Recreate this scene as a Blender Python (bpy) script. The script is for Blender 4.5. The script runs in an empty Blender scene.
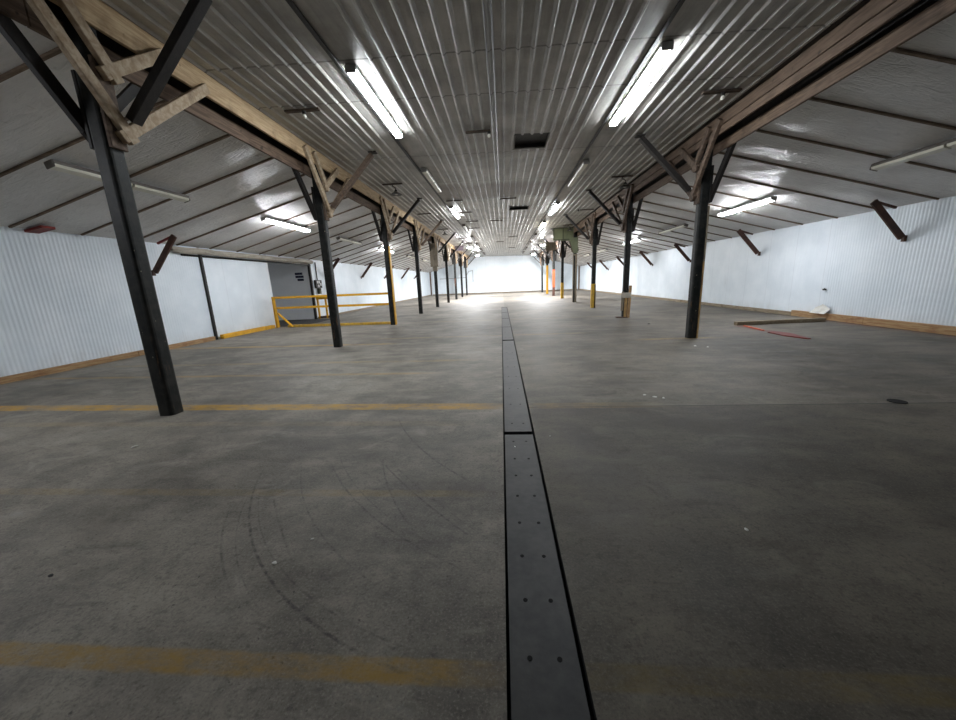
import bpy, bmesh, math, random
from mathutils import Vector, Matrix, noise
random.seed(7)
SC = bpy.context.scene
COL = SC.collection
PI = math.pi

# ------------------------------------------------------------------ helpers
def lin(r, g, b):
    f = lambda c: (c/255)/12.92 if c/255 <= .04045 else ((c/255+.055)/1.055)**2.4
    return (f(r), f(g), f(b), 1)


def _link(name, me, mat, parent, smooth):
    for m in (mat if isinstance(mat, (list, tuple)) else [mat]):
        me.materials.append(m)
    if smooth:
        for p in me.polygons: p.use_smooth = True
    o = bpy.data.objects.new(name, me)
    COL.objects.link(o)
    if parent: o.parent = parent
    return o

class MB:
    """collects shapes for one mesh"""
    def __init__(s): s.bm = bmesh.new()
    def box(s, c, d, rot=None, bev=0.0, mi=0):
        t = bmesh.new()
        bmesh.ops.create_cube(t, size=1)
        bmesh.ops.scale(t, vec=Vector(d), verts=t.verts)
        if bev: bmesh.ops.bevel(t, geom=t.edges[:], offset=bev, segments=2 if bev > .02 else 1, profile=.5, affect='EDGES')
        M = Matrix.Translation(Vector(c)) @ (rot.to_4x4() if rot else Matrix())
        s._add(t, M, mi); return s
    def _add(s, t, M, mi=0):
        mp = {}
        for v in t.verts: mp[v] = s.bm.verts.new(M @ v.co)
        for f in t.faces:
            try:
                nf = s.bm.faces.new([mp[v] for v in f.verts]); nf.material_index = mi; nf.smooth = f.smooth
            except ValueError: pass
        t.free()
    def bar(s, a, b, w, h, up=(0, 0, 1), bev=0.0, mi=0):
        a, b = Vector(a), Vector(b)
        y = (b-a).normalized(); u = Vector(up)
        x = y.cross(u)
        if x.length < 1e-4: x = y.cross(Vector((1, 0, 0)))
        x.normalize(); z = x.cross(y)
        R = Matrix((x, y, z)).transposed()
        s.box((a+b)/2, (w, (b-a).length, h), R, bev, mi); return s
    def cyl(s, a, b, r, n=16, r2=None, caps=True, mi=0):
        a, b = Vector(a), Vector(b); d = b-a
        t = bmesh.new()
        bmesh.ops.create_cone(t, cap_ends=caps, segments=n, radius1=r, radius2=r if r2 is None else r2, depth=d.length)
        for f in t.faces: f.smooth = len(f.verts) == 4
        M = Matrix.Translation((a+b)/2) @ d.to_track_quat('Z', 'Y').to_matrix().to_4x4()
        s._add(t, M, mi); return s
    def tube(s, pts, r, n=10):
        for a, b in zip(pts, pts[1:]): s.cyl(a, b, r, n)
        for p in pts[1:-1]: s.ball(p, r*1.02)
        return s
    def ball(s, c, r, sc=(1, 1, 1), n=10):
        t = bmesh.new(); bmesh.ops.create_uvsphere(t, u_segments=n*2, v_segments=n, radius=r)
        for f in t.faces: f.smooth = True
        s._add(t, Matrix.Translation(Vector(c)) @ Matrix.Diagonal((*sc, 1))); return s
    def lathe(s, c, prof, n=24):
        c = Vector(c); rings = []
        for r, z in prof:
            rings.append([s.bm.verts.new(c+Vector((r*math.cos(2*PI*k/n), r*math.sin(2*PI*k/n), z))) for k in range(n)])
        for A, B in zip(rings, rings[1:]):
            for k in range(n):
                f = s.bm.faces.new((A[k], A[(k+1) % n], B[(k+1) % n], B[k])); f.smooth = True
        return s
    def prism(s, poly, axis, a, b):
        """poly of 2-d points, extruded along axis (0,1,2) from a to b"""
        def P(p, t):
            v = list(p); v.insert(axis, t); return Vector(v)
        A = [s.bm.verts.new(P(p, a)) for p in poly]; B = [s.bm.verts.new(P(p, b)) for p in poly]
        n = len(poly)
        s.bm.faces.new(A); s.bm.faces.new(B[::-1])
        for k in range(n): s.bm.faces.new((A[k], B[k], B[(k+1) % n], A[(k+1) % n]))
        return s
    def grid(s, fn, nu, nv, skip=None, smooth=False):
        V = [[s.bm.verts.new(fn(i, j)) for j in range(nv+1)] for i in range(nu+1)]
        for i in range(nu):
            for j in range(nv):
                if skip and skip(i, j): continue
                f = s.bm.faces.new((V[i][j], V[i+1][j], V[i+1][j+1], V[i][j+1])); f.smooth = smooth
        return s
    def build(s, name, mat, parent=None, recalc=True):
        if recalc: bmesh.ops.recalc_face_normals(s.bm, faces=s.bm.faces[:])
        me = bpy.data.meshes.new(name); s.bm.to_mesh(me); s.bm.free()
        return _link(name, me, mat, parent, False)

def tag(o, label, cat, group=None, kind=None):
    o['label'] = label; o['category'] = cat
    if group: o['group'] = group
    if kind: o['kind'] = kind
    return o
def thing(name, label, cat, loc=(0, 0, 0), group=None):
    o = bpy.data.objects.new(name, None); COL.objects.link(o)
    o.location = loc; o.empty_display_size = .1
    return tag(o, label, cat, group)
def struct(o, label=None):
    o['kind'] = 'structure'
    if label: o['label'] = label
    return o
def copy_tree(o, parent=None):
    c = o.copy(); COL.objects.link(c)
    if parent: c.parent = parent
    for ch in list(o.children): copy_tree(ch, c)
    return c

# ------------------------------------------------------------------ node graphs
class S:
    def __init__(s, g, k): s.g, s.k = g, k
    def _m(s, op, *o, clamp=False): return s.g.math(op, s, *o, clamp=clamp)
    def __add__(s, o): return s._m('ADD', o)
    def __radd__(s, o): return s._m('ADD', o)
    def __sub__(s, o): return s._m('SUBTRACT', o)
    def __rsub__(s, o): return s.g.math('SUBTRACT', o, s)
    def __mul__(s, o): return s._m('MULTIPLY', o)
    def __rmul__(s, o): return s._m('MULTIPLY', o)
    def abs(s): return s._m('ABSOLUTE')
    def clamp(s): return s._m('ADD', 0.0, clamp=True)
class G:
    def __init__(s, name):
        s.m = bpy.data.materials.new(name); s.m.use_nodes = True
        s.t = s.m.node_tree; s.t.nodes.clear()
        s.out = s.t.nodes.new('ShaderNodeOutputMaterial')
        s.b = s.t.nodes.new('ShaderNodeBsdfPrincipled')
        s.t.links.new(s.b.outputs[0], s.out.inputs[0])
    def node(s, n): return s.t.nodes.new(n)
    def put(s, sock, v):
        if isinstance(v, S): s.t.links.new(v.k, sock)
        elif v is not None:
            sock.default_value = v
    def math(s, op, *a, clamp=False):
        n = s.node('ShaderNodeMath'); n.operation = op; n.use_clamp = clamp
        for i, v in enumerate(a): s.put(n.inputs[i], v)
        return S(s, n.outputs[0])
    def pos(s, obj=True):
        n = s.node('ShaderNodeTexCoord' if obj else 'ShaderNodeNewGeometry')
        return S(s, n.outputs['Object' if obj else 'Position'])
    def xyz(s, v):
        n = s.node('ShaderNodeSeparateXYZ'); s.put(n.inputs[0], v)
        return [S(s, o) for o in n.outputs]
    def comb(s, x, y, z):
        n = s.node('ShaderNodeCombineXYZ')
        for i, v in enumerate((x, y, z)): s.put(n.inputs[i], v)
        return S(s, n.outputs[0])
    def scale(s, v, sc, loc=(0, 0, 0), rot=(0, 0, 0)):
        n = s.node('ShaderNodeMapping'); s.put(n.inputs[0], v); n.inputs['Scale'].default_value = sc
        n.inputs['Location'].default_value = loc; n.inputs['Rotation'].default_value = rot
        return S(s, n.outputs[0])
    def noise(s, v, sc, det=4, rough=.55, dist=0):
        n = s.node('ShaderNodeTexNoise'); s.put(n.inputs['Vector'], v)
        n.inputs['Scale'].default_value = sc; n.inputs['Detail'].default_value = det
        n.inputs['Roughness'].default_value = rough; n.inputs['Distortion'].default_value = dist
        return S(s, n.outputs[0])
    def ss(s, v, a, b):
        n = s.node('ShaderNodeMapRange'); n.interpolation_type = 'SMOOTHSTEP'
        s.put(n.inputs[0], v); s.put(n.inputs[1], a); s.put(n.inputs[2], b)
        return S(s, n.outputs[0])
    def mix(s, f, a, b):
        n = s.node('ShaderNodeMix'); n.data_type = 'RGBA'
        s.put(n.inputs[0], f); s.put(n.inputs[6], a); s.put(n.inputs[7], b)
        return S(s, n.outputs[2])
    def mul(s, f, a, b):
        n = s.node('ShaderNodeMix'); n.data_type = 'RGBA'; n.blend_type = 'MULTIPLY'
        s.put(n.inputs[0], f); s.put(n.inputs[6], a); s.put(n.inputs[7], b)
        return S(s, n.outputs[2])
    def bump(s, h, st=.3, dist=.01, nrm=None):
        n = s.node('ShaderNodeBump'); n.inputs['Strength'].default_value = st
        n.inputs['Distance'].default_value = dist; s.put(n.inputs['Height'], h)
        if nrm: s.put(n.inputs['Normal'], nrm)
        return S(s, n.outputs[0])
    def fin(s, col=None, rough=None, metal=None, normal=None, spec=None):
        i = s.b.inputs
        if col is not None: s.put(i['Base Color'], col)
        if rough is not None: s.put(i['Roughness'], rough)
        if metal is not None: s.put(i['Metallic'], metal)
        if normal is not None: s.put(i['Normal'], normal)
        if spec is not None: s.put(i['Specular IOR Level'], spec)
        return s.m

def mat_simple(name, c1, c2, sc=4, rough=.6, metal=0, bump=.15, stretch=(1, 1, 1), spec=.4, det=5):
    g = G(name); p = g.scale(g.pos(False), stretch)
    n = g.noise(p, sc, det); n2 = g.noise(p, sc*6, 3)
    f = g.ss(n*.7+n2*.3, .3, .7)
    return g.fin(g.mix(f, c1, c2), rough, metal, g.bump(n2, bump, .01), spec)

def mat_emit(name, col, st):
    g = G(name)
    g.b.inputs['Base Color'].default_value = (.8, .8, .8, 1)
    g.b.inputs['Emission Color'].default_value = col; g.b.inputs['Emission Strength'].default_value = st
    return g.m

def mat_wood(name, c1, c2, dark, axis=1):
    g = G(name); st = [14, 14, 14]
    if axis is None: st = [6, 6, 6]
    else: st[axis] = 1.1
    p = g.pos(False)
    gr = g.noise(g.scale(p, tuple(st)), 2.2, 5, .6, .6)
    bl = g.noise(p, 2.3, 4)
    kn = g.noise(g.scale(p, (5, 5, 5)), 1.0, 3)
    c = g.mix(g.ss(gr, .35, .65), c1, c2)
    c = g.mix(g.ss(bl, .52, .78)*.75, c, dark)
    c = g.mix(g.ss(kn, .70, .76)*.8, c, dark)
    return g.fin(c, .75, 0, g.bump(gr, .35, .006), .3)

K = {}
# --- floor
def mat_floor():
    g = G('concrete_floor'); P = g.pos(False); x, y, z = g.xyz(P)
    big = g.noise(P, .45, 6, .6); mid = g.noise(P, 2.2, 6, .65); fine = g.noise(P, 22, 4, .7)
    sw = g.noise(g.scale(P, (1, 3.5, 1), rot=(0, 0, .3)), 1.1, 5, .6, .5)      # trowel sweeps
    c = g.mix(g.ss(big*.45+mid*.35+sw*.2, .36, .64), lin(84, 79, 72), lin(148, 141, 130))
    grit = g.noise(P, 70, 3, .8); speck = g.noise(P, 38, 2, .5)
    c = g.mix(g.ss(fine, .48, .70)*.50, c, lin(66, 62, 57))
    c = g.mix(g.ss(grit, .52, .68)*.45, c, lin(58, 54, 50))
    c = g.mix(g.ss(grit, .48, .34)*.35, c, lin(168, 162, 150))
    c = g.mix(g.ss(speck, .70, .74)*.6, c, lin(30, 28, 27))
    c = g.mix(g.ss(sw*.6+fine*.4, .56, .7)*.30, c, lin(176, 173, 166))
    xc = .145-.0066*y
    right = g.ss(x-xc, 0.0, .02)
    front = 1-g.ss(y+.01*x, 4.36, 4.39)
    # the slab on the right of the trench, poured darker; its front bay darker still
    # oily brown traffic stains
    c = g.mix(g.ss(g.noise(P, .8, 5, .6, .4), .53, .72)*.45, c, lin(80, 73, 64))
    blot = g.noise(g.scale(P, (1, 1.6, 1), rot=(0, 0, .5)), 1.7, 7, .72, .8)
    c = g.mix(g.ss(blot, .54, .70)*.30, c, lin(172, 167, 156))
    c = g.mix(g.ss(blot, .44, .34)*.35, c, lin(62, 58, 53))
    # white scrapes
    wsc = g.noise(g.scale(P, (1.0, 7, 1), rot=(0, 0, -.5)), 3.0, 6, .75)
    c = g.mix(g.ss(wsc, .68, .80)*(1-right*.4)*.30, c, lin(176, 174, 168))
    c = g.mul(right, c, (.74, .725, .70, 1))
    c = g.mul(right*front, c, (.74, .73, .71, 1))
    # construction joint across the right slab
    j = 1-g.ss((y+.01*x-4.37).abs(), .006, .014)
    c = g.mix(j*right*.8, c, lin(40, 38, 36))
    # worn yellow lines
    wear = g.ss(g.noise(g.scale(P, (1, 2.2, 1)), 4.5, 7, .8)*.6+g.noise(P, 1.1, 4)*.4, .40, .60)
    wf = g.noise(P, 60, 3, .7)
    def line(c, yc, sl, hw, x0, x1, op, col=lin(176, 132, 40), fade=.8):
        d = (y+x*(-sl)-yc).abs() + (g.noise(P, 9, 3)-.5)*.02
        m = (1-g.ss(d, hw-.012, hw+.012))*g.ss(x, x0-fade, x0+fade)*(1-g.ss(x, x1-fade, x1+fade))
        return g.mix((m*(wear*.8+.2)*op).clamp(), c, col)
    c = line(c, 1.165, .0, .052, -9, -.15, .85, lin(150, 118, 42), .25)
    c = line(c, 1.175, .0, .055, .3, 2.3, .62, lin(108, 92, 48), .3)
    c = line(c, 2.46, .0, .045, -9, -.3, .22, lin(168, 138, 58), .5)
    c = line(c, 4.42, -.03, .115, -9.9, -.2, .88, lin(186, 142, 48), .4)
    c = line(c, 4.42, -.01, .10, .3, 1.7, .40, lin(160, 126, 66), .4)
    c = line(c, 3.85, -.02, .07, -7, -.6, .15, lin(180, 150, 90), .5)
    c = line(c, 6.2, -.03, .07, -9.9, -1.5, .40, lin(182, 140, 56), .6)
    c = line(c, 7.25, -.03, .09, -9.9, -.8, .30, lin(176, 146, 84), .6)
    c = line(c, 9.55, -.03, .12, -9.9, -3.2, .55, lin(190, 150, 64), .4)
    c = line(c, 9.2, .0, .12, 3.4, 5.3, .5, lin(170, 140, 80), .4)
    c = line(c, 10.6, .0, .10, -4, 2.2, .32, lin(180, 150, 90), .6)
    c = line(c, 15.0, .0, .12, -4.4, 4.4, .20, lin(180, 150, 90), .6)
    # red spray along the loose plank on the right
    rd = (x-6.95).abs()
    c = g.mix((1-g.ss(rd+(g.noise(P, 6, 4)-.5)*.3, .06, .2))*g.ss(y, 9.5, 10.1)*(1-g.ss(y, 10.9, 11.2))*.7, c, lin(120, 54, 40))
    rb = g.ss(x, 9.55, 9.85)*(1-g.ss(y, 11.2, 12.0))*wear
    c = g.mix(rb*.5, c, lin(140, 74, 44))
    # tyre scuffs: arcs of circles
    brk = g.ss(g.noise(P, 11, 6, .8), .44, .60)
    tot = None
    for cx, cy, r, y0, y1, w, op in ((.28, 3.72, 2.67, 1.15, 2.85, .012, .95), (.20, 3.72, 2.55, 1.2, 2.5, .008, .5), (1.34, 4.91, 3.58, 1.7, 3.0, .010, .8),
                                 (1.42, 4.91, 3.56, 1.9, 3.2, .006, .6), (1.87, 4.05, 3.22, 2.1, 3.1, .010, .9), (2.15, 5.47, 3.76, 2.5, 4.1, .012, .8),
                                 (4.86, 7.7, 7.67, 1.95, 3.1, .010, .9), (4.95, 7.7, 7.67, 1.95, 3.0, .006, .6), (4.53, 7.26, 8.03, 1.75, 2.6, .009, .6),
                                 (-.15, 3.23, 2.19, 1.5, 2.3, .010, .7), (.84, 4.19, 3.04, 1.5, 2.95, .008, .6), (-.05, 3.23, 2.19, 1.4, 2.6, .006, .5)):
        d = g.math('SQRT', (x-cx)*(x-cx)+(y-cy)*(y-cy))-r
        m = (1-g.ss(d.abs(), w*.25, w*1.1))*g.ss(y, y0-.1, y0+.2)*(1-g.ss(y, y1-.3, y1+.1))*(1-g.ss(x, cx-.4, cx))*op
        tot = m if tot is None else g.math('MAXIMUM', tot, m)
    c = g.mix((tot*(brk*.75+.25)).clamp()*.75, c, lin(40, 38, 37))
    rough = g.ss(mid, .2, .8)*.2+.55
    bp = g.bump(fine*.5+mid*.5, .22, .012)
    return g.fin(c, rough, 0, bp, .35)
K['floor'] = mat_floor()

def mat_ceiling():
    g = G('ribbed_metal_ceiling'); P = g.pos(False); x, y, z = g.xyz(P)
    n1 = g.noise(g.scale(P, (3, .35, 1)), 2.0, 6, .65); n2 = g.noise(P, 1.1, 5, .65); n3 = g.noise(P, 16, 4, .7)
    c = g.mix(g.ss(n1*.5+n2*.5, .35, .66), lin(140, 137, 132), lin(186, 183, 177))
    c = g.mix(g.ss(n3, .55, .8)*.4, c, lin(108, 103, 97))
    # brown water stain across the sheets and round the first opening
    st = g.ss(y+(n2-.5)*1.6, 12.7, 13.3)*(1-g.ss(y+(n2-.5)*1.6, 14.7, 15.5))*(1-g.ss(x.abs(), 2.0, 2.5))
    c = g.mix(st*.7, c, lin(98, 86, 74))
    st2 = (1-g.ss((y-9.5).abs()+(n2-.5)*1.2, .5, 1.1))*(1-g.ss((x-.5).abs(), 1.2, 1.8))
    c = g.mix(st2*.4, c, lin(108, 96, 82))
    # sheet laps and screw rows
    for yc in (5.9, 7.1, 10.05, 12.6, 15.2, 20.0, 25.0, 30.0, 35.5, 41.0):
        lw = .008 if yc < 18 else .03
        c = g.mix((1-g.ss((y-yc).abs(), lw, lw*2.4+.006))*(g.ss(n3, .3, .6)*.4+.35), c, lin(58, 54, 50))
    return g.fin(c, n3*.14+.38, .08, g.bump(n2*.6+n3*.4, .2, .02), .45)
K['ceil'] = mat_ceiling()

def mat_wall(name, film):
    g = G(name); P = g.pos(False); x, y, z = g.xyz(P)
    n = g.noise(P, .8, 5, .6); dirt = g.noise(g.scale(P, (1, 1, .25)), 3.2, 6, .7)
    c = g.mix(g.ss(n, .35, .7), lin(216, 226, 234), lin(228, 236, 243))
    c = g.mix(g.ss(dirt, .60, .82)*.30, c, lin(170, 170, 172))
    low = (1-g.ss(z, .05, .5))*g.ss(dirt, .4, .7)
    c = g.mix(low*.35, c, lin(172, 168, 160))
    if film:
        seam = 1-g.ss(g.math('PINGPONG', y+x, .62), .006, .014)
        c = g.mix(seam*.25, c, lin(170, 174, 182))
        w = g.noise(g.scale(P, (1, 1, .12)), 7, 5, .6, .4)
        return g.fin(c, .38, 0, g.bump(w, .25, .03), .5)
    return g.fin(c, .40, 0, g.bump(n, .08, .01), .5)
K['wall_rib'] = mat_wall('white_ribbed_sheet', False)
K['wall_film'] = mat_wall('white_plastic_sheet', True)

def mat_film():
    g = G('plastic_film_over_insulation'); P = g.pos(False)
    w1 = g.noise(g.scale(P, (1.2, 5.5, 1), rot=(0, 0, .28)), 2.1, 6, .6, .9)
    w2 = g.noise(g.scale(P, (6, 1.5, 1), rot=(0, 0, -.5)), 2.4, 5, .6, .7)
    big = g.noise(P, .7, 4)
    c = g.mix(g.ss(big*.6+w1*.4, .35, .65), lin(206, 204, 201), lin(228, 226, 223))
    c = g.mix(g.ss(w2, .60, .75)*.35, c, lin(150, 146, 140))
    ridge = g.math('PINGPONG', w1*3.0, .5)
    return g.fin(c, .36, 0, g.bump(ridge*.8+w2*.6, .55, .05), .5)
K['film'] = mat_film()

K['raw'] = mat_wood('raw_pine', lin(196, 172, 138), lin(168, 142, 108), lin(104, 80, 56))
K['rawbrace'] = mat_wood('raw_pine_brace', lin(186, 168, 144), lin(156, 134, 108), lin(92, 74, 58), None)
K['brown'] = mat_wood('brown_beam', lin(118, 98, 82), lin(88, 72, 60), lin(52, 42, 36))
K['brownbrace'] = mat_wood('brown_brace', lin(116, 98, 84), lin(84, 70, 60), lin(48, 40, 35), None)
K['greywood'] = mat_wood('grey_timber', lin(136, 126, 110), lin(108, 98, 84), lin(70, 62, 54), 2)
K['batten'] = mat_wood('roof_batten', lin(132, 114, 98), lin(104, 88, 74), lin(66, 54, 45), 0)
K['strip'] = mat_wood('dark_strip_wood', lin(84, 70, 58), lin(60, 50, 42), lin(40, 33, 29), 0)
K['skirt'] = mat_wood('skirting_timber', lin(176, 146, 108), lin(146, 112, 78), lin(116, 66, 44))
K['skirtgrey'] = mat_wood('worn_kerb', lin(150, 138, 118), lin(126, 110, 88), lin(90, 76, 62))
K['blackbrace'] = mat_simple('black_painted_wood', lin(22, 20, 20), lin(42, 37, 34), 5, .6, 0, .2, (3, 3, 1))
def mat_post():
    g = G('black_painted_post'); P = g.pos(False); x, y, z = g.xyz(P)
    n = g.noise(g.scale(P, (6, 6, 1)), 2, 6, .7); m = g.noise(P, 9, 4)
    c = g.mix(g.ss(m, .35, .7), lin(20, 22, 22), lin(42, 42, 39))
    sc = g.ss(n, .58, .70)*(1-g.ss(z, .4, 1.6))
    c = g.mix(sc*.85, c, lin(112, 84, 56))
    ch = g.ss(g.noise(g.scale(P, (14, 14, 7)), 1.5, 2), .735, .75)
    c = g.mix(ch*.8, c, lin(170, 160, 140))
    return g.fin(c, m*.25+.42, 0, g.bump(n, .3, .008), .25)
K['post'] = mat_post()
K['yellow'] = mat_simple('yellow_paint', lin(226, 172, 28), lin(200, 146, 30), 6, .5, 0, .15)
K['yellowworn'] = mat_simple('worn_yellow_paint', lin(214, 172, 50), lin(158, 124, 60), 5, .6, 0, .2, (3, 3, 1))
K['tan'] = mat_simple('tan_bare_face', lin(186, 152, 100), lin(138, 108, 70), 4, .7, 0, .2, (4, 4, 1))
K['orange'] = mat_simple('orange_red_paint', lin(208, 92, 52), lin(176, 76, 48), 5, .55)
K['red'] = mat_simple('red_paint', lin(140, 44, 36), lin(100, 36, 30), 5, .55)
K['rust'] = mat_simple('rusty_brown', lin(86, 56, 44), lin(56, 40, 34), 5, .7)
K['green'] = mat_simple('green_grey_plywood', lin(112, 118, 94), lin(92, 98, 78), 2.5, .7, 0, .15)
K['greend'] = mat_simple('dark_green_frame', lin(74, 78, 62), lin(58, 62, 50), 3, .7)
K['steel'] = mat_simple('dark_steel_plate', lin(40, 41, 43), lin(62, 61, 60), 3, .5, .0, .12)
K['hole'] = mat_simple('black_void', lin(9, 9, 9), lin(15, 15, 14), 3, .9)
K['dark'] = mat_simple('dark_metal', lin(34, 33, 33), lin(52, 50, 48), 5, .5, .3)
K['housing'] = mat_simple('fixture_housing', lin(150, 148, 144), lin(176, 174, 170), 3, .45)
K['darkhousing'] = mat_simple('dark_housing', lin(96, 90, 84), lin(122, 116, 110), 3, .6)  # darker grey for unlit fixtures, far tubes and hatch rims
K['lens'] = mat_simple('unlit_lens', lin(206, 202, 184), lin(222, 219, 204), 2, .3)
K['recesswall'] = mat_simple('lightened_recess_board', lin(226, 229, 233), lin(234, 237, 240), 1.5, .6, 0, .08)  # near-white, colour lightened to make up for little light reaching the recess
K['mat'] = mat_simple('dark_rubber', lin(46, 46, 47), lin(66, 65, 64), 4, .8)
K['whitepaint'] = mat_simple('white_metal', lin(222, 222, 222), lin(206, 206, 206), 3, .45)
K['sign'] = mat_simple('navy_sign', lin(26, 32, 58), lin(34, 40, 68), 3, .5)
K['signtext'] = mat_simple('sign_lettering', lin(120, 126, 150), lin(140, 146, 166), 3, .5)
K['conduit'] = mat_simple('grey_conduit', lin(120, 120, 122), lin(146, 146, 148), 3, .45, .4)
K['paper'] = mat_simple('white_paper', lin(222, 220, 214), lin(200, 198, 190), 6, .8)
K['sheet'] = mat_simple('dusty_plastic', lin(190, 184, 172), lin(160, 152, 138), 3, .45, 0, .4)
K['purple'] = mat_simple('purple_grey_board', lin(96, 84, 92), lin(78, 68, 76), 3, .6)
TUBE = 46.0
K['tube'] = mat_emit('lit_tube', (.90, .96, 1, 1), TUBE)
K['tubeside'] = mat_emit('lit_tube_cool', (.92, .95, 1, 1), TUBE)
K['tubedim'] = mat_emit('lit_tube_dim', (.92, .95, 1, 1), TUBE*.6)
K['tubewarm'] = mat_emit('lit_tube_warm', (1, .95, .78, 1), TUBE*.6)
K['bulb'] = mat_emit('lit_lamp', (.97, .98, 1, 1), 2000.0)
K['deadbulb'] = mat_simple('unlit_bulb', lin(220, 214, 200), lin(230, 226, 216), 2, .2)

# ------------------------------------------------------------------ dimensions
XL, XR, Y0, S_, YR = -4.605, 4.667, 4.33, 5.08, 9.27
XW, YF, YB = 10.05, 49.5, -8.0
def zc(x): return 4.81-.016*x                      # underside of the corrugated ceiling
XA = {-1: 4.80, 1: 4.86}; ZA = {-1: 4.50, 1: 4.38}; ZB = {-1: 3.08, 1: 3.03}
def zs(s, ax): return ZA[s]+(ax-XA[s])*(ZB[s]-ZA[s])/(XW-XA[s])   # underside of side slope at |x|=ax

# ------------------------------------------------------------------ floor with trench
def tx(y): return .145-.0066*y
m = MB(); W = .166; T0, T1 = -3.0, 22.1
def q(*pts):
    m.bm.faces.new([m.bm.verts.new(p) for p in pts])
xl, xr = -13.2, 10.3
q((xl, YB-.2, 0), (xr, YB-.2, 0), (xr, T0, 0), (xl, T0, 0))
q((xl, T1, 0), (xr, T1, 0), (xr, YF+.2, 0), (xl, YF+.2, 0))
q((xl, T0, 0), (tx(T0)-W, T0, 0), (tx(T1)-W, T1, 0), (xl, T1, 0))
q((tx(T0)+W, T0, 0), (xr, T0, 0), (xr, T1, 0), (tx(T1)+W, T1, 0))
D = -.045
q((tx(T0)-W, T0, D), (tx(T0)+W, T0, D), (tx(T1)+W, T1, D), (tx(T1)-W, T1, D))
q((tx(T0)-W, T0, 0), (tx(T0)-W, T0, D), (tx(T1)-W, T1, D), (tx(T1)-W, T1, 0))
q((tx(T0)+W, T0, D), (tx(T0)+W, T0, 0), (tx(T1)+W, T1, 0), (tx(T1)+W, T1, D))
q((tx(T0)-W, T0, 0), (tx(T0)+W, T0, 0), (tx(T0)+W, T0, D), (tx(T0)-W, T0, D))
q((tx(T1)+W, T1, 0), (tx(T1)-W, T1, 0), (tx(T1)-W, T1, D), (tx(T1)+W, T1, D))
bmesh.ops.remove_doubles(m.bm, verts=m.bm.verts[:], dist=1e-4)
for i, f in enumerate(m.bm.faces): f.material_index = 1 if f.calc_center_median().z < -.01 else 0
for f in m.bm.faces:
    f.normal_update()
    if abs(f.normal.z) > .5 and f.normal.z < 0: f.normal_flip()
struct(m.build('floor', [K['floor'], K['hole']], None, recalc=False))

# steel plates over the trench
plates = [(.2, 3.545, 'long dark steel trench plate nearest the viewer, with paired bolt holes', [1.24, 1.53, 1.83, 2.13, 2.44, 2.73, 3.02, 3.38]),
          (3.625, 9.63, 'dark steel trench plate between the two wide black gaps', [3.85, 4.5, 5.2, 5.9, 6.6, 7.3, 8.0, 8.8]),
          (9.80, 12.55, 'third steel trench plate, just beyond the farther wide black gap', [10.2, 11.2, 12.2]),
          (12.62, 15.45, 'short steel trench plate, third from the far end of the trench', [13.2, 14.6]),
          (15.53, 18.5, 'steel trench plate next to the last one at the far end', [16.2, 17.7]),
          (18.58, 22.0, 'last steel trench plate at the far end of the floor trench', [])]
for a, b, lab, hs in plates:
    m = MB(); pw = .150
    m.prism([(tx(a)-pw, a), (tx(a)+pw-.006, a), (tx(b)+pw-.006, b), (tx(b)-pw, b)], 2, D, -.004)
    o = m.build('trench_plate', K['steel']); tag(o, lab, 'floor plate', 'steel plates over the floor trench')
    for h in hs:
        for dx in (-.064, .064):
            hb = MB(); hb.cyl((tx(h)+dx, h, -.006), (tx(h)+dx, h, -.0025), .0115, 12)
            hb.build('bolt_hole', K['hole'], o)

# ------------------------------------------------------------------ walls
def ribbed(name, x, inward, ya, yb, z1, pitch=.082, dep=.0045):
    prof = []; y = ya
    while y < yb:
        for dy, d in ((0, 0), (.17, .15), (.33, .7), (.5, 1), (.67, .85), (.83, .3)):
            if y+dy*pitch <= yb: prof.append((y+dy*pitch, d))
        y += pitch
    prof.append((yb, 0))
    mm = MB()
    mm.grid(lambda i, j: Vector((x+inward*dep*prof[i][1], prof[i][0], (0, z1)[j])), len(prof)-1, 1)
    return struct(mm.build(name, K['wall_rib']))
def filmwall(name, x, ya, yb, z1, mat='wall_film'):
    nu = int((yb-ya)/.4)+1
    mm = MB()
    def fn(i, j):
        y = ya+(yb-ya)*i/nu; z = z1*j/6
        d = .018*noise.noise(Vector((y*1.3, z*.5, x))) if 0 < i < nu else 0
        return Vector((x+d, y, z))
    mm.grid(fn, nu, 6, smooth=True)
    return struct(mm.build(name, K[mat]))
ribbed('wall_left', -XW, 1, YB, 11.56, 3.10)
filmwall('wall_left', -XW, 11.66, 15.1, 3.10)
filmwall('wall_left', -XW, 18.5, YF, 3.10)
ribbed('wall_right', XW, -1, YB, 12.15, 3.10)
filmwall('wall_right', XW, 12.15, YF, 3.10)
m = MB()
m.grid(lambda i, j: Vector((-10.2+20.4*i/40, YF+.015*noise.noise(Vector((i*.9, j*.3, 2))), 4.89*j/4)), 40, 4, smooth=True)
struct(m.build('wall_far', K['wall_film']))
m = MB(); m.box((-1.4, YB-.05, 2.44), (24, .1, 4.9)); struct(m.build('wall_back', K['wall_rib']))

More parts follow.
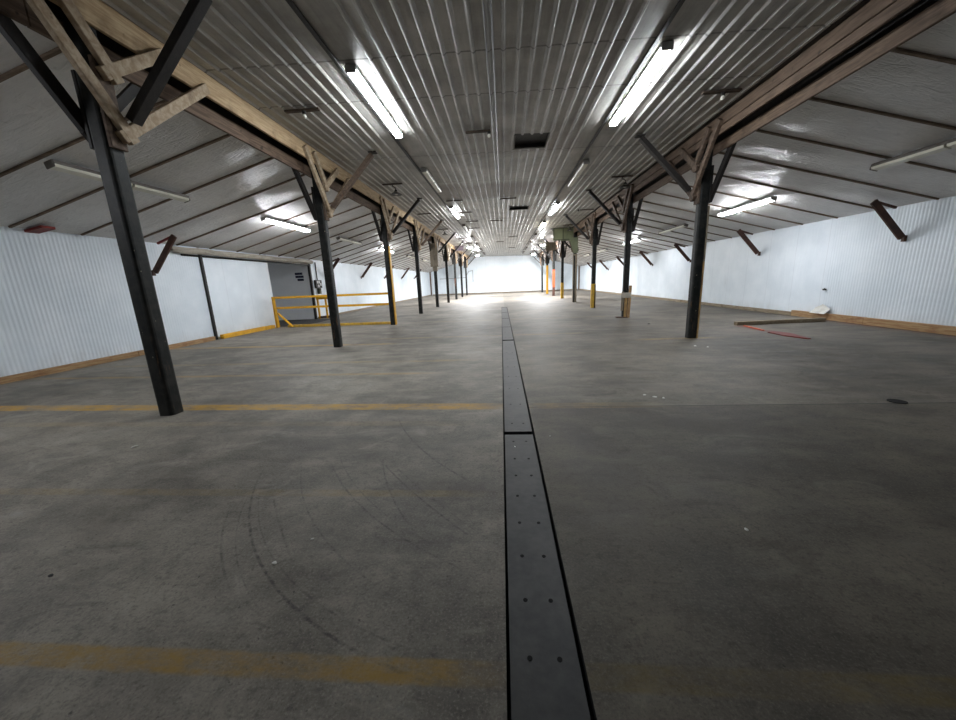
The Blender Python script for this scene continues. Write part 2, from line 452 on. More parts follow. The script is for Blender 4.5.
# recess behind the guardrail: end wall, inner wall, header and soffit
RY0, RY1 = 15.1, 18.45
m = MB(); m.box((-11.6, RY1+.05, 1.5), (3.1, .1, 3.0)); struct(m.build('wall_recess_end', K['recesswall']))
m = MB(); m.box((-13.1, (RY0+RY1)/2, 1.5), (.1, RY1-RY0+.3, 3.0)); struct(m.build('wall_recess_back', K['recesswall']))
m = MB(); m.box((-11.6, RY0-.05, 1.5), (3.1, .1, 3.0)); struct(m.build('wall_recess_near', K['recesswall']))
m = MB(); m.box((-11.6, (RY0+RY1)/2, 3.05), (3.2, RY1-RY0+.2, .1)); struct(m.build('ceiling_recess', K['recesswall']))
m = MB(); m.box((-10.07, (RY0+RY1)/2, 2.92), (.08, RY1-RY0, .24), bev=.008); struct(m.build('trim_1', K['sheet']))
m = MB(); m.box((-10.04, RY1-.03, 1.42), (.12, .12, 2.84), bev=.01); struct(m.build('trim_2', K['dark']))
m = MB(); m.box((-10.03, 11.61, 1.45), (.09, .10, 2.9), bev=.01); struct(m.build('trim_3', K['dark']))
n_trim = 4
for x in (-9.98, 9.98):
    m = MB(); m.box((x, YF-.1, 1.7), (.16, .16, 3.4), bev=.01); struct(m.build('trim_%d' % n_trim, K['brown'])); n_trim += 1

# skirting timbers
def skirt(name, x, ya, yb, h, mat, wd=.09):
    mm = MB(); y = ya
    while y < yb-.01:
        e = min(y+random.uniform(2.6, 3.4), yb)
        mm.box((x+random.uniform(-.006, .006), (y+e)/2, h/2), (wd, e-y-.012, h*random.uniform(.92, 1.05)), bev=.008)
        y = e
    return struct(mm.build(name, K[mat]))
skirt('baseboard_left', -XW+.06, YB, 11.5, .13, 'skirt')
skirt('baseboard_left', -XW+.06, 18.6, YF-.2, .10, 'skirtgrey')
skirt('baseboard_right', XW-.07, YB, 13.2, .19, 'skirt', .11)
skirt('baseboard_right', XW-.07, 13.2, YF-.2, .13, 'skirtgrey')
m = MB(); m.box((0, YF-.06, .06), (19.6, .08, .12), bev=.01); struct(m.build('baseboard_far', K['skirtgrey']))

# ------------------------------------------------------------------ corrugated ceiling
holes = [(.35, 1.09, 8.98, 9.86), (.36, 1.18, 16.9, 17.75)]
xs = []; x = -4.46; p = .214; d = .026
while x < 4.52:
    if min(abs(x+.1+2.2), abs(x+.1-2.36)) < .30: xs.append((x, 0)); x += p; continue
    xs += [(x, 0), (x+.028, -d), (x+.052, -d), (x+.080, 0)]
    x += p
xs.append((4.53, 0))
for h in holes: xs += [(h[0], None), (h[1], None)]
xs.sort(key=lambda t: t[0])
pr = []
for k, (x, dz) in enumerate(xs):
    if dz is None:
        a = [t for t in xs[:k] if t[1] is not None][-1]; b = [t for t in xs[k:] if t[1] is not None][0]
        dz = a[1]+(b[1]-a[1])*(x-a[0])/max(1e-6, b[0]-a[0])
    if pr and x-pr[-1][0] < 1e-4: continue
    pr.append((x, dz))
ys = sorted([YB, YF]+[v for h in holes for v in h[2:]]+[YB+2.5*k for k in range(1, 23)])
def inh(i, j):
    mx = (pr[i][0]+pr[i+1][0])/2; my = (ys[j]+ys[j+1])/2
    return any(h[0] < mx < h[1] and h[2] < my < h[3] for h in holes)
m = MB()
m.grid(lambda i, j: Vector((pr[i][0], ys[j], zc(pr[i][0])+pr[i][1])), len(pr)-1, len(ys)-1, inh)
struct(m.build('ceiling', K['ceil']))
for h, lab in zip(holes, ('dark rectangular opening cut in the corrugated ceiling nearest the viewer', 'farther dark rectangular opening in the corrugated ceiling')):
    cx, cy, wx, wy = (h[0]+h[1])/2, (h[2]+h[3])/2, h[1]-h[0], h[3]-h[2]
    z = zc(cx)
    r = thing('ceiling_hatch', lab, 'hatch', (cx, cy, z), 'openings in the ceiling')
    m = MB()
    m.box((0, 0, .085), (wx+.04, wy+.04, .02)); m.box((-wx/2-.01, 0, .04), (.02, wy+.04, .08)); m.box((wx/2+.01, 0, .04), (.02, wy+.04, .08))
    m.box((0, -wy/2-.01, .04), (wx, .02, .08)); m.box((0, wy/2+.01, .04), (wx, .02, .08))
    m.build('shaft', K['dark'], r)
    m = MB()
    m.box((0, wy/2, -.012), (wx+.1, .04, .02)); m.box((-wx/2-.02, 0, -.012), (.03, wy, .02)); m.box((wx/2+.02, 0, -.012), (.03, wy, .02))
    m.build('rim', K['darkhousing'], r)

# ------------------------------------------------------------------ sloping side ceilings: film between battens
RP = 1.27
raf = [5.72+RP*k for k in range(-10, 35) if 5.72+RP*k < YF-.2]
for s, nm in ((-1, 'ceiling_left'), (1, 'ceiling_right')):
    bays = [YB]+raf+[YF]
    ysl = []
    for a, b in zip(bays, bays[1:]):
        for k in range(8): ysl.append((a+(b-a)*k/8, k/8))
    ysl.append((YF, 0))
    NX = 30
    def fn(i, j):
        ax = XA[s]-.03+(XW+.12-XA[s])*i/NX; y, t = ysl[j]
        sag = .055*math.sin(PI*t)*(.6+.8*noise.noise(Vector((ax*.6, y*.7, s*3))))
        sag += .022*math.sin(PI*t)*noise.noise(Vector((ax*2.3, y*2.6, 5+s)))
        ed = min(1, i/4, (NX-i)/4)
        return Vector((s*ax, y, zs(s, ax)-max(-.02, sag)*ed))
    m = MB(); m.grid(fn, NX, len(ysl)-1, smooth=True)
    struct(m.build(nm, K['film']))
    for y in raf:
        if y < 2: continue
        a1 = XW-.04
        m = MB(); m.bar((s*XA[s], y, zs(s, XA[s])-.018), (s*a1, y, zs(s, a1)-.018), .048, .035, bev=.004)
        struct(m.build('trim_%d' % n_trim, K['batten'])); n_trim += 1
    # closing board between the slope and the corrugated ceiling, plus strip of ceiling over the beam
    m = MB(); m.box((s*(XA[s]+.015), (YB+YF)/2, (ZA[s]+4.89)/2), (.03, YF-YB, 4.89-ZA[s]+.04)); struct(m.build('trim_%d' % n_trim, K['blackbrace'])); n_trim += 1
    m = MB(); m.box((s*4.66, (YB+YF)/2, zc(s*4.66)+.005), (.46, YF-YB, .02)); struct(m.build('trim_%d' % n_trim, K['blackbrace'])); n_trim += 1

# ------------------------------------------------------------------ long beams on the posts
def beam(s, x0, mats, zin, zout, lab, split):
    r = thing('beam', lab, 'beam', (x0, YB, 0))
    y = YB; k = 0
    cuts = [YB]+[v for v in [Y0-.4+S_*i for i in range(-2, 10)] if YB+1 < v < YF-1]+[YF]
    for a, b in zip(cuts, cuts[1:]):
        zt = zc(x0-s*.13)-.004+ (.0)
        j = random.uniform(-.008, .008)
        m = MB()
        if split:
            zm = zin+.15
            m.box((-s*.13, (a+b)/2-YB, (zm+.006+zt)/2), (.05, b-a-.006, zt-zm-.006), bev=.005)
            m.build('upper_plank', mats[0], r)
            m = MB(); m.box((-s*(.13+j), (a+b)/2-YB, (zin+zm-.006)/2), (.05, b-a-.02, zm-zin-.006), bev=.005); m.build('lower_plank', mats[0], r)
        else:
            m.box((-s*.13, (a+b)/2-YB, (zin+zt)/2), (.05, b-a-.006, zt-zin), bev=.005); m.build('inner_plank', mats[0], r)
        m = MB(); m.box((s*(.13+.004), (a+b)/2-YB, (zout[0]+zout[1])/2+j), (.05, b-a-.008, zout[1]-zout[0]), bev=.005); m.build('outer_plank', mats[1], r)
    return r
beam(-1, XL, (K['raw'], K['brown']), 4.54, (4.30, 4.54), 'long pale timber beam carried by the left row of posts', False)
beam(1, XR, (K['brown'], K['brown']), 4.37, (4.17, 4.38), 'long brown timber beam carried by the right row of posts', True)

# ------------------------------------------------------------------ posts with braces
def post(s, x0, y0, lab, zb, pale, extra=None, near=True, thick=.205):
    """s = -1 left row, +1 right row; aisle side is -s"""
    r = thing('timber_post', lab, 'post', (x0, y0, 0), 'braced posts carrying the roof beams')
    a = -s
    dz = zb-3.33
    ztop = zc(x0)-.02
    m = MB(); hw = thick/2; cr = .045; sec = []
    for cxs, cys, a0 in ((1, 1, 0), (-1, 1, .5), (-1, -1, 1), (1, -1, 1.5)):
        for t in range(4):
            an = PI*(a0+.5*t/3); sec.append((cxs*(hw-cr)+cr*math.cos(an), cys*(hw-cr)+cr*math.sin(an)))
    m.prism(sec, 2, 0, ztop); m.build('shaft', K['post'], r)
    br = K['rawbrace'] if pale else K['brownbrace']
    zr = zc(x0+a*.2)-.02
    # cheek boards
    m = MB(); m.box((a*.128, .0, zb+.42), (.046, .19, .92), bev=.006); m.build('cheek_board', K['brownbrace'], r)
    m = MB(); m.box((-a*.128, .0, zb+.36), (.046, .17, .80), bev=.006); m.build('cheek_board', K['blackbrace'], r)
    X1 = a*.190
    def brace(p, q, w, h, mt, nm='brace', up=(1, 0, 0)):
        mm = MB(); mm.bar(p, q, w, h, up, bev=.006); return mm.build(nm, mt, r)
    if near:
        brace((X1, .15, 3.40+dz), (X1, -.80, 4.76+dz), .13, .07, br)
        brace((X1, .12, 4.02+dz), (X1, -.40, 4.76+dz), .13, .07, br)
        brace((-a*.20, .10, 3.36+dz), (-a*.20, -.66, 4.40+dz), .15, .075, K['blackbrace'])
    brace((X1-a*.003, .0, 3.412+dz), (X1, 1.52, 4.62+dz), .13, .07, br)
    brace((X1-a*.003, -.05, 4.04+dz), (X1, .84, 4.70+dz), .13, .07, br)
    brace((-a*.185, -.06, 3.42+dz), (-a*.185, .78, 4.36+dz), .11, .055, K['blackbrace'])
    xe = a*1.43; brace((a*.27, .12, 3.62+dz), (xe, .12, zc(x0+xe)-.07), .10, .13, K['brownbrace'] if extra == 'greybrace' else K['blackbrace'], 'ceiling_brace', (0, 1, 0))
    # bearing pad where the ceiling brace meets the sheets
    m = MB(); m.box((xe+a*.02, .12, zc(x0+xe)-.035), (.20, .16, .03), bev=.005); m.build('bearing_pad', K['blackbrace'], r)
    return r
def strip(r, x, y, z0, z1, w, d, mat, nm='paint_board'):
    m = MB(); m.box((x, y, (z0+z1)/2), (w, d, z1-z0), bev=.006); return m.build(nm, mat, r)

Llab = ['nearest black post of the left row, with pale wooden braces at its head',
        'second black post of the left row, standing in front of the yellow guardrail',
        'black post with a yellow right side at the end of the yellow guardrail',
        'slim black post next after the yellow-sided post in the left row',
        'black left-row post with pale grey boards boxed around its head',
        'sixth black post of the left row, just beyond the one with boxed head',
        'left-row post under the small purple board, with a device on its shaft',
        'last but one post of the left row, near the far white wall',
        'last post of the left row, closest to the far white wall']
LP = []
for i, lab in enumerate(Llab):
    LP.append(post(-1, XL, Y0+S_*i, lab, 3.33, True, 'greybrace' if i in (1, 3) else None, near=True))
strip(LP[2], .118, 0, 0, 3.1, .03, .21, K['yellow'])
# boxed head of the fifth post
m = MB()
for dx, dy, w, dd in ((0, -.235, .44, .03), (0, .235, .44, .03), (-.24, 0, .03, .5), (.24, 0, .03, .5)): m.box((dx, dy, 3.45), (w, dd, 1.5), bev=.005)
m.build('head_boards', K['greywood'], LP[4])
m = MB(); m.box((0, 0, 2.6), (.3, .3, .4), bev=.01); m.build('collar', K['greywood'], LP[4])
m = MB(); m.box((-.03, -.14, 1.75), (.14, .08, .5), bev=.01); m.box((-.03, -.14, 1.35), (.1, .07, .2), bev=.01); m.build('switch_box', K['rust'], LP[6])

Rlab = ['nearest dark post of the right row, tan along its right edge',
        'dark right-row post with worn boards strapped round its foot',
        'dark post with a yellow painted foot, next after the board-wrapped post',
        'grey-brown post standing under the green panel',
        'black post with a yellow foot just behind the green panel post',
        'right-row post painted orange red in the middle of its shaft',
        'right-row post painted yellow from floor to head, near the far wall',
        'last dark post of the right row, closest to the far white wall']
RP_ = []
for i, lab in enumerate(Rlab):
    RP_.append(post(1, XR, YR+S_*i, lab, 3.20, False, near=(i != 3)))
strip(RP_[0], .118, 0, 0, 1.85, .03, .20, K['tan'], 'bare_edge')
strip(RP_[0], .118, 0, 1.85, 3.1, .03, .20, K['greywood'], 'worn_edge')
# boards strapped round the second post
m = MB(); m.bar((-.15, -.14, .28), (-.13, -.13, 1.0), .09, .035, (0, 1, 0), bev=.005); m.build('board', K['greywood'], RP_[1])
m = MB(); m.bar((.10, -.135, 0), (.14, -.135, 1.22), .10, .04, (0, 1, 0), bev=.005); m.build('board', K['skirt'], RP_[1])
m = MB(); m.bar((-.02, -.135, .0), (-.01, -.135, .9), .10, .03, (0, 1, 0), bev=.005); m.build('board', K['tan'], RP_[1])
m = MB(); m.box((.0, -.165, .86), (.34, .015, .20), bev=.004); m.box((.02, -.175, .9), (.08, .012, .08)); m.build('tape_wrap', K['sheet'], RP_[1])
m = MB(); m.box((-.12, -.05, .02), (.42, .22, .04), bev=.01); m.build('foot_block', K['rust'], RP_[1])
for i, z1 in ((2, 1.25), (4, 1.25)):
    m = MB(); m.box((0, 0, z1/2), (.225, .225, z1), bev=.022); m.build('painted_foot', K['yellowworn'], RP_[i])
strip(RP_[2], .07, -.116, .0, 1.2, .06, .012, K['post'], 'bare_strip')
m = MB(); m.box((0, 0, 1.55), (.25, .25, 3.1), bev=.02); m.build('timber_casing', K['greywood'], RP_[3])
strip(RP_[3], -.06, -.13, 0, 3.0, .1, .014, K['post'], 'dark_strip')
m = MB(); m.box((0, 0, 1.6), (.225, .225, 1.6), bev=.02); m.build('painted_band', K['orange'], RP_[5])
m = MB(); m.box((0, 0, .4), (.225, .225, .8), bev=.02); m.build('painted_foot', K['rust'], RP_[5])
m = MB(); m.box((0, 0, 1.5), (.225, .225, 3.0), bev=.02); m.build('painted_sleeve', K['yellow'], RP_[6])

# purple board by the seventh left post
m = MB(); m.box((-3.98, Y0+S_*6-.95, 4.65), (.75, .05, .42), bev=.01)
tag(m.build('hanging_panel', K['purple']), 'small purple grey board under the ceiling at a far left post', 'panel')
# green panel
gy = YR+S_*3-.24
r = thing('plywood_panel', 'large green grey plywood panel hung between ceiling and right-row post', 'panel', (0, gy, 0))
m = MB(); m.prism([(3.22, 4.72), (4.50, 4.70), (4.50, 4.1), (4.80, 4.1), (4.80, 3.15), (4.52, 3.15), (4.28, 3.92), (3.22, 3.98)], 1, -.02, .02); m.build('board', K['green'], r)
m = MB(); m.box((3.26, -.035, 4.35), (.07, .03, .72)); m.box((3.85, -.035, 4.70), (1.2, .03, .05)); m.box((3.85, -.035, 4.33), (.05, .03, .7)); m.box((3.75, -.035, 4.0), (1.0, .03, .05)); m.build('frame', K['greend'], r)
m = MB(); m.box((3.72, gy+5.0, 4.05), (.75, .04, .62), bev=.01)
tag(m.build('panel', K['greywood']), 'small grey board beside the head of the yellow-footed post behind the green panel', 'panel')

# ------------------------------------------------------------------ knee braces on the side walls
def knee(s, y, lab):
    m = MB(); z0 = 2.2; ax = 9.15; z1 = zs(s, ax)-.13
    r = thing('knee_brace', lab, 'brace', (s*(XW-.03), y, z0), 'knee braces on the side walls')
    o = Vector((s*(XW-.03), y, z0))
    m.bar(Vector((s*(XW-.09), y, z0+.04))-o, Vector((s*ax, y, z1))-o, .06, .15, (0, 0, 1), bev=.006); m.build('strut', K['rust'], r)
    m = MB(); m.box((-s*.0, 0, .02), (.06, .09, .15), bev=.006); m.build('foot_plate', K['rust'], r)
    m = MB(); m.bar(Vector((s*(ax+.1), y+.01, z1-.02))-o, Vector((s*(ax+.55), y+.01, zs(s, ax+.55)-.16))-o, .05, .05); m.build('cleat', K['red'] if s < 0 and y < 12 else K['rust'], r)
kl = {9.85: 'knee brace on the left wall behind the nearest black post', 20.1: 'knee brace on the left wall seen just right of the second left post',
      25.2: 'second knee brace beyond the yellow guardrail on the left wall', 30.2: 'third knee brace beyond the yellow guardrail on the left wall',
      35.3: 'fourth knee brace beyond the yellow guardrail on the left wall', 40.4: 'farthest knee brace on the left wall'}
for y, l in kl.items(): knee(-1, y, l)
kr = {10.1: 'nearest knee brace on the right wall, high on the ribbed white sheet', 15.3: 'second knee brace on the right wall, above the loose plank',
      20.6: 'third knee brace on the right wall, seen beside the nearest right post', 25.6: 'fourth knee brace from the front on the right wall',
      30.7: 'fifth knee brace from the front on the right wall', 36.0: 'sixth knee brace from the front on the right wall', 41.1: 'farthest knee brace on the right wall'}
for y, l in kr.items(): knee(1, y, l)
m = MB(); m.bar((-10.06, 7.35, 3.03), (-9.62, 7.35, 3.10), .24, .05); tag(m.build('board', K['red']), 'short red board at the top of the left wall near the front', 'board')

# ------------------------------------------------------------------ fluorescent fixtures
def fixture(loc, rot, lab, lit, grp, length=2.5, dark=False, far=False):
    r = thing('fluorescent_light', lab, 'light', loc, grp)
    r.rotation_euler = rot
    m = MB()
    m.box((0, 0, -.034), (.160, length, .068), bev=.004)
    m.build('housing', K['darkhousing' if dark else 'housing'], r)
    for k in (-1, 1):
        m = MB(); m.box((0, k*(length/2+.012), -.060), (.170, .024, .115), bev=.012); m.build('end_cap', K['darkhousing' if dark else 'housing'], r)
        m = MB(); hl = length/2-.002
        pts = [(-.082, -.069), (-.060, -.108), (.060, -.108), (.082, -.069)]
        m.prism(pts, 1, min(k*.022, k*hl), max(k*.022, k*hl))
        m.build('tube', K[lit] if lit else K['darkhousing' if far else 'lens'], r)
    return r
cen = [7.25, 12.25, 17.65, 22.7, 28.0, 33.2, 38.4, 43.5]
names = ['nearest', 'second', 'third', 'fourth', 'fifth', 'sixth', 'seventh', 'eighth']
for row, x in (('left', -2.2), ('right', 2.36)):
    for k, y in enumerate(cen):
        lit = 'tube' if k in (0, 2) else ('tubewarm' if (row == 'right' and k == 3) else None)
        fixture((x, y, zc(x)-.004), (0, 0, 0), '%s %s ceiling light in the %s row under the corrugated sheets' % (names[k], 'lit' if lit else 'unlit', row), lit, 'tube lights under the corrugated ceiling', dark=(k > 2), far=(k > 3))
        # flat wiring raceway to the next fixture
    m = MB(); m.box((x-.17, (YB+YF)/2+2, zc(x)-.02), (.06, 42, .03), bev=.004)
    tag(m.build('raceway', K['dark']), 'thin wiring raceway along the %s row of ceiling lights' % row, 'raceway')
if True:
    ang0 = math.atan((ZB[-1]-ZA[-1])/(XW-XA[-1]))
    fixture((-7.2, 1.9, zs(-1, 7.2)-.085), (0, ang0, 0), 'lit tube light under the left sloping film, beside the viewer before the nearest unlit one', 'tubedim', 'tube lights under the side slopes')
sl = {-1: [7.0, 12.2, 17.2, 22.5, 28.6, 33.8], 1: [7.2, 12.5, 17.4, 22.6, 29.0, 34.3]}
for s, row in ((-1, 'left'), (1, 'right')):
    ax = 7.2 if s < 0 else 7.58
    for k, y in enumerate(sl[s]):
        lit = 'tubeside' if k in (1, 3) else None
        ang = math.atan((ZB[s]-ZA[s])/(XW-XA[s]))
        fixture((s*ax, y, zs(s, ax)-.085), (0, -ang*s, 0), '%s %s tube light under the %s sloping film' % (names[k], 'lit' if lit else 'unlit', row), lit, 'tube lights under the side slopes', dark=not lit)

# ------------------------------------------------------------------ boards with lamp holders
def lampboard(x, y, lab, kind, ln=.66):
    if kind == 'bulbend': ln = .54
    r = thing('lamp_board', lab, 'lamp board', (x, y, zc(x)-.024), 'boards with lamp holders on the ceiling')
    m = MB(); m.box((0, 0, -.018), (ln, .085, .034), bev=.005); m.build('board', K['strip'], r)
    if kind == 'bulb':
        m = MB(); m.cyl((.03, 0, -.035), (.03, 0, -.085), .04, 14, .03); m.build('socket', K['dark'], r)
        m = MB(); m.ball((.03, 0, -.115), .035, (1, 1, 1.15)); m.build('bulb', K['deadbulb'], r)
    if kind == 'bulbend':
        m = MB(); m.cyl((ln/2-.03, 0, -.035), (ln/2-.03, 0, -.085), .04, 14, .03); m.build('socket', K['dark'], r)
        m = MB(); m.ball((ln/2-.03, 0, -.115), .035, (1, 1, 1.15)); m.build('bulb', K['deadbulb'], r)
    if kind == 'sock':
        m = MB(); m.cyl((-ln/2-.06, 0, 0.0), (-ln/2-.06, 0, -.07), .045, 14, .035); m.build('socket', K['dark'], r)
    if kind in ('shade', 'lit'):
        m = MB(); m.tube([(0, 0, -.03), (0, 0, -.08), (.1, 0, -.14), (.1, 0, -.22)], .014); m.build('arm', K['dark'], r)
        m = MB(); m.lathe((.1, 0, -.22), [(.03, .02), (.045, 0), (.06, -.05), (.16, -.10), (.19, -.125), (.18, -.12), (.05, -.045), (.0, -.03)]); m.cyl((.1, 0, -.343), (.1, 0, -.339), .183, 24); m.build('shade', K['dark'], r)
        m = MB()
        if kind == 'lit': m.lathe((.1, 0, -.345), [(.178, .003), (.17, -.012), (.13, -.026), (.07, -.034), (.0, -.036)])
        else: m.ball((.1, 0, -.30), .075, (1, 1, .8))
        m.build('bulb', K['bulb' if kind == 'lit' else 'deadbulb'], r)
    return r
B = [(-3.64, 7.2, 'wooden strip with a bare bulb by the nearest left ceiling light', 'bulb'),
     (-3.55, 12.4, 'board with a black shaded lamp by the third left post', 'shade'),
     (-3.66, 17.7, 'bare wooden strip on the ceiling beyond the shaded lamp on the left', ''),
     (-3.64, 22.9, 'board with a small black shaded lamp, fourth along the left ceiling edge', 'shade'),
     (-3.02, 28.1, 'bare wooden strip before the far lit lamps on the left', ''),
     (-2.95, 31.8, 'glowing lamp under its board at the far left, nearer of two', 'lit'),
     (-2.98, 41.8, 'glowing lamp under its board at the far left, farther of two', 'lit'),
     (3.92, 7.47, 'wooden strip with a bare bulb by the nearest right ceiling light', 'bulb'),
     (3.88, 12.75, 'board with a black shaded lamp above the board-wrapped right post', 'shade'),
     (3.98, 18.25, 'bare wooden strip on the right ceiling edge beyond the shaded lamp', 'sock'),
     (3.95, 23.0, 'board with a shaded lamp in front of the green panel', 'shade'),
     (3.26, 31.8, 'glowing lamp under its board at the far right, nearer of two', 'lit'),
     (3.38, 42.8, 'glowing lamp under its board at the far right, farther of two', 'lit'),
     (-.48, 8.6, 'wooden strip with a bulb at its end beside the first ceiling opening', 'bulbend'),
     (-1.88, 15.2, 'wooden strip inside the left light row, before the third light', ''),
     (.25, 15.2, 'wooden strip on the ceiling centre, just before the second opening', ''),
     (-1.72, 17.75, 'wooden strip beside the third left ceiling light', ''),
     (-1.63, 20.35, 'wooden strip just beyond the third left ceiling light', ''),
     (-.31, 20.4, 'wooden strip on the ceiling centre, just beyond the second opening', ''),
     (-1.71, 22.9, 'wooden strip beside the fourth left ceiling light', ''),
     (.75, 28.05, 'wooden strip right of the ceiling centre, first past the fourth lights', ''),
     (-.23, 31.2, 'wooden strip at the ceiling centre near the lit far lamps', ''),
     (.85, 36.9, 'farthest wooden strip right of the ceiling centre', '')]
for x, y, l, k in B: lampboard(x, y, l, k)
m = MB(); m.cyl((-.07, YB+.1, zc(0)-.045), (-.07, 16.0, zc(0)-.045), .013, 8); m.cyl((-.16, YB+.1, zc(0)-.04), (-.16, 16.0, zc(0)-.04), .010, 8)
tag(m.build('conduit', K['conduit']), 'pair of thin pipes running along the middle of the ceiling', 'pipe')

# ------------------------------------------------------------------ guardrail, kerb and recess things
gy = 14.80
r = thing('guardrail', 'yellow two-rail guardrail running from left wall to yellow-sided post', 'guardrail', (-9.85, gy, 0))
x1 = XL-.115+9.85
m = MB(); m.box((0, 0, .66), (.10, .10, 1.32), bev=.006); m.build('end_post', K['yellow'], r)
m = MB(); m.bar((.12, -.10, 0.03), (.03, -.03, 1.28), .09, .05, bev=.005); m.build('end_post', K['yellow'], r)
m = MB(); m.bar((.75, -.12, .05), (.12, -.02, .62), .09, .05, bev=.005); m.build('diagonal_brace', K['yellow'], r)
m = MB(); m.box((x1/2, -.02, 1.275), (x1, .05, .09), bev=.005); m.build('top_rail', K['yellow'], r)
m = MB(); m.box((x1/2, -.02, .84), (x1, .05, .09), bev=.005); m.build('middle_rail', K['yellow'], r)
m = MB(); m.box((x1/2+.25, .0, .05), (x1-.5, .14, .10), bev=.008); m.build('bottom_rail', K['yellowworn'], r)
m = MB(); m.box((-9.93, 12.9, .075), (.13, 2.3, .15), bev=.01); m.box((-9.93, 14.37, .07), (.13, .6, .14), bev=.01)
tag(m.build('wheel_stop', K['yellow']), 'yellow timber kerb along the left wall before the guardrail', 'kerb')
r = thing('barrier_rail', 'short yellow barrier with three uprights by the electrical box', 'barrier', (-9.75, 18.62, 0))
for k in range(3):
    m = MB(); m.box((-.18+.44*k, 0, .56), (.085, .085, 1.12), bev=.006); m.build('upright', K['yellow'], r)
m = MB(); m.box((.26, -.06, 1.08), (1.0, .04, .12), bev=.005); m.build('top_rail', K['yellow'], r)
m = MB(); m.box((.26, .0, .08), (1.0, .06, .10), bev=.005); m.build('bottom_rail', K['rust'], r)
m = MB(); m.box((-10.75, 16.7, .012), (3.5, 2.9, .024), bev=.004)
tag(m.build('floor_mat', K['mat']), 'dark mat on the floor behind the yellow guardrail', 'mat')
# sign
r = thing('wall_sign', 'small three-strip navy sign on the recess wall', 'sign', (-10.64, RY1-.012, 2.22))
for k, (w, dx) in enumerate(((.40, -.03), (.44, .0), (.34, .04))):
    m = MB(); m.box((dx, 0, .16-.155*k), (w, .02, .115), bev=.003); o = m.build('sign_strip', K['sign'], r)
# electrical gear
r = thing('electrical_box', 'grey and black electrical box with conduit on white wall by the recess', 'electrical box', (-XW+.0, 19.0, 0))
m = MB(); m.box((.07, 0, 1.82), (.12, .62, .42), bev=.01); m.build('enclosure', K['dark'], r)
for dy, dz in ((-.16, .1), (.0, .1), (-.08, -.1), (.16, -.02)):
    m = MB(); m.box((.136, dy, 1.82+dz), (.012, .11, .13), bev=.003); m.build('cover_plate', K['whitepaint'], r)
m = MB(); m.cyl((.05, 0, 2.03), (.05, 0, 2.95), .028, 10); m.build('conduit', K['dark'], r)
m = MB(); m.box((.08, .02, 1.45), (.13, .20, .30), bev=.01); m.build('switch', K['greend'], r)
r = thing('pull_switch', 'thin grey conduit with a small switch right of the electrical box', 'switch', (-XW+.0, 20.0, 0))
m = MB(); m.cyl((.04, 0, 1.72), (.04, 0, 2.95), .018, 10); m.build('conduit', K['conduit'], r)
m = MB(); m.box((.05, 0, 1.64), (.08, .1, .18), bev=.006); m.build('switch', K['dark'], r)
# rolled plastic along the top of the wall
m = MB(); n = 14; ya, yb = 10.5, 18.6; nu = 70
def fr(i, j):
    y = ya+(yb-ya)*i/nu; t = 2*PI*j/n
    rr = .095*(1+.28*noise.noise(Vector((y*1.1, math.cos(t)*.8, math.sin(t)*.8))))*(1 if 0 < i < nu else .5)
    return Vector((-9.925+rr*math.cos(t)*1.1, y, 2.93+rr*math.sin(t)+.03*noise.noise(Vector((y*.6, 3, 1)))))
m.grid(fr, nu, n, smooth=True)
o = m.build('plastic_roll', K['sheet']); tag(o, 'rolled dusty plastic sheet hung along the top of the left wall', 'plastic roll')
m = MB(); m.cyl((-10.015, 10.9, 2.80), (-10.015, 18.5, 2.78), .03, 10)
tag(m.build('pipe', K['dark']), 'dark pipe under the plastic roll along the left wall top', 'pipe')
# far wall pipework
m = MB(); m.tube([(-8.7, YF-.05, 2.15), (-5.2, YF-.05, 2.2), (-4.7, YF-.05, 3.0), (-4.15, YF-.05, 3.1), (-4.15, YF-.05, 1.6)], .03, 8)
tag(m.build('mounted_pipe', K['conduit']), 'thin grey pipe across the left of the far white wall', 'pipe')

# ------------------------------------------------------------------ things on the floor
m = MB(); m.bar((6.92, 11.22, .055), (9.62, 11.50, .055), .14, .11, bev=.006)
tag(m.build('plank', K['skirtgrey']), 'loose brown plank lying on the floor towards the right wall', 'plank')
m = MB(); m.prism([(6.80, 9.70), (7.02, 9.80), (7.16, 9.46), (6.99, 8.60), (6.93, 8.62), (6.78, 9.1)], 2, .0, .02)
tag(m.build('board', K['red']), 'flat red board on the floor in front of the loose plank', 'board')
m = MB(); m.bar((7.05, 11.02, .012), (6.93, 10.05, .012), .06, .024)
tag(m.build('batten', K['orange']), 'narrow orange red strip between the loose plank and red board', 'strip')
m = MB(); m.cyl((4.64, 4.38, 0), (4.64, 4.38, .008), .085, 28); dr = m.build('drain_cover', K['hole']); tag(dr, 'round black drain cover in the floor at the right', 'drain')
# torn flap of wall plastic
m = MB()
def ff(i, j):
    u, v = i/8, j/6
    return Vector((XW-.05-.16*(1-v)**1.5*(1+.4*noise.noise(Vector((u*4, v*4, 0))))-.03, 11.75+.55*u+.05*noise.noise(Vector((u*5, v*3, 4))), .19+.28*v*(1-abs(u-.5)*.9)))
m.grid(ff, 8, 6, smooth=True)
tag(m.build('plastic_flap', K['paper']), 'crumpled white plastic flap at the foot of the right wall', 'plastic flap')
m = MB(); m.box((XW-.05, 12.1, .92), (.05, .10, .05), bev=.005); m.bar((XW-.08, 12.1, .9), (XW-.13, 12.0, .96), .02, .02)
tag(m.build('wall_hook', K['dark']), 'small dark bracket on the right wall above the plastic flap', 'bracket')
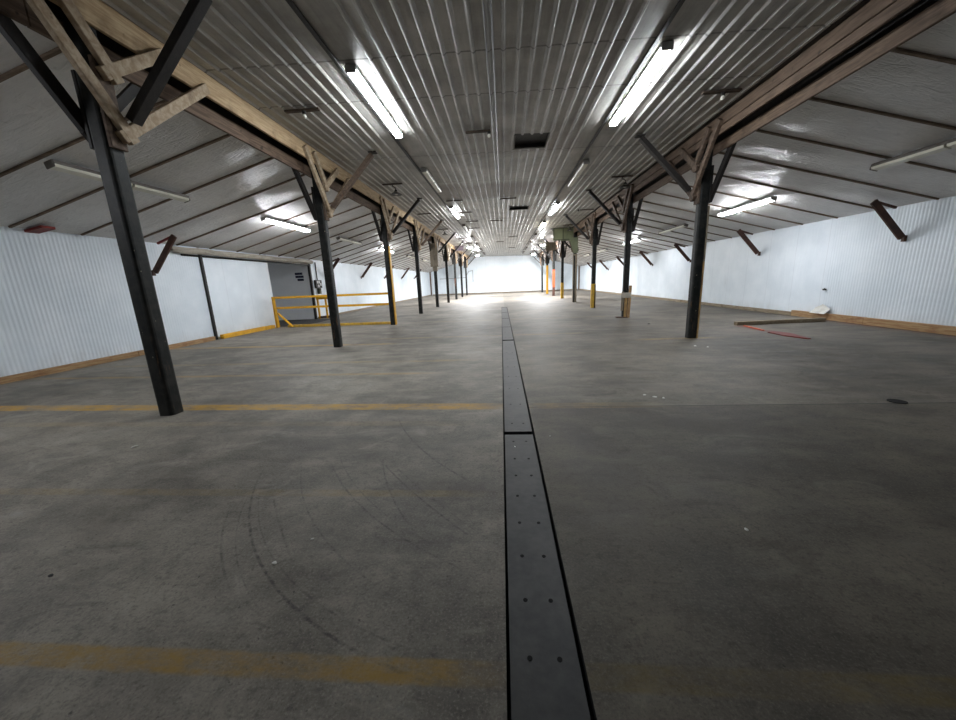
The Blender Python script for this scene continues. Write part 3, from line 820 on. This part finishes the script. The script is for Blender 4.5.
# scraps
sc = [(1.97, 4.68, .035, 'white paper scrap nearest the middle of three by the floor joint'), (2.06, 4.63, .03, 'small white scrap right of the others by the floor joint'),
      (1.87, 4.77, .03, 'small white scrap left of the others by the floor joint'), (-4.03, 3.29, .035, 'white chip on the floor in front of the nearest left post'),
      (-1.41, 1.73, .022, 'white chip among the tyre scuffs'), (-1.29, 1.94, .012, 'tiny white chip just beyond the larger one among the tyre scuffs'),
      (-2.72, 1.60, .02, 'dark sliver of debris on the floor at the far left'), (4.21, 8.13, .05, 'white scrap on the floor in front of the nearest right post'),
      (4.40, 7.98, .035, 'smaller white scrap right of the one before the nearest right post'), (.07, 3.26, .012, 'white chip lying on the trench plate near its gap'),
      (.44, 3.49, .016, 'white chip just right of the trench gap'), (1.49, 2.08, .018, 'pale scrap on the dark right slab'), (4.73, 12.08, .06, 'dark scrap between the two nearest right posts')]
for x, y, s, lab in sc:
    m = MB(); t = bmesh.new(); bmesh.ops.create_icosphere(t, subdivisions=1, radius=1)
    for v in t.verts: v.co *= random.uniform(.7, 1.2)
    zz = -.004 if abs(x-.07) < .01 else 0
    m._add(t, Matrix.Translation((x, y, zz+s*.24)) @ Matrix.Rotation(random.uniform(0, 3), 4, 'Z') @ Matrix.Diagonal((s, s*.6, s*.25, 1)))
    tag(m.build('scrap', K['mat' if 'dark s' in lab and 'slab' not in lab else 'paper']), lab, 'scrap', 'scraps on the floor')

# ------------------------------------------------------------------ world, camera, view
w = bpy.data.worlds.new('World'); SC.world = w; w.use_nodes = True
w.node_tree.nodes['Background'].inputs[0].default_value = (.8, .85, 1, 1); w.node_tree.nodes['Background'].inputs[1].default_value = .02
cam = bpy.data.cameras.new('Camera'); co = bpy.data.objects.new('Camera', cam); COL.objects.link(co)
yaw, pitch, roll, f = -.0792928539, -.216305460, -.0417130876, 356.347
cy, sy = math.cos(yaw), math.sin(yaw)
fw = Vector((sy*math.cos(pitch), cy*math.cos(pitch), math.sin(pitch))); rt = Vector((cy, -sy, 0)); up = rt.cross(fw)
r2 = math.cos(roll)*rt+math.sin(roll)*up; u2 = -math.sin(roll)*rt+math.cos(roll)*up
co.matrix_world = Matrix.Translation((0, 0, 1.6)) @ Matrix((r2, u2, -fw)).transposed().to_4x4()
cam.sensor_width = 36; cam.sensor_fit = 'HORIZONTAL'; cam.lens = f*36/956; cam.clip_start = .05; cam.clip_end = 200
SC.camera = co
vs = SC.view_settings
vs.view_transform = 'Standard'; vs.look = 'None'; vs.gamma = 1; vs.use_curve_mapping = False
vs.exposure = 1.05
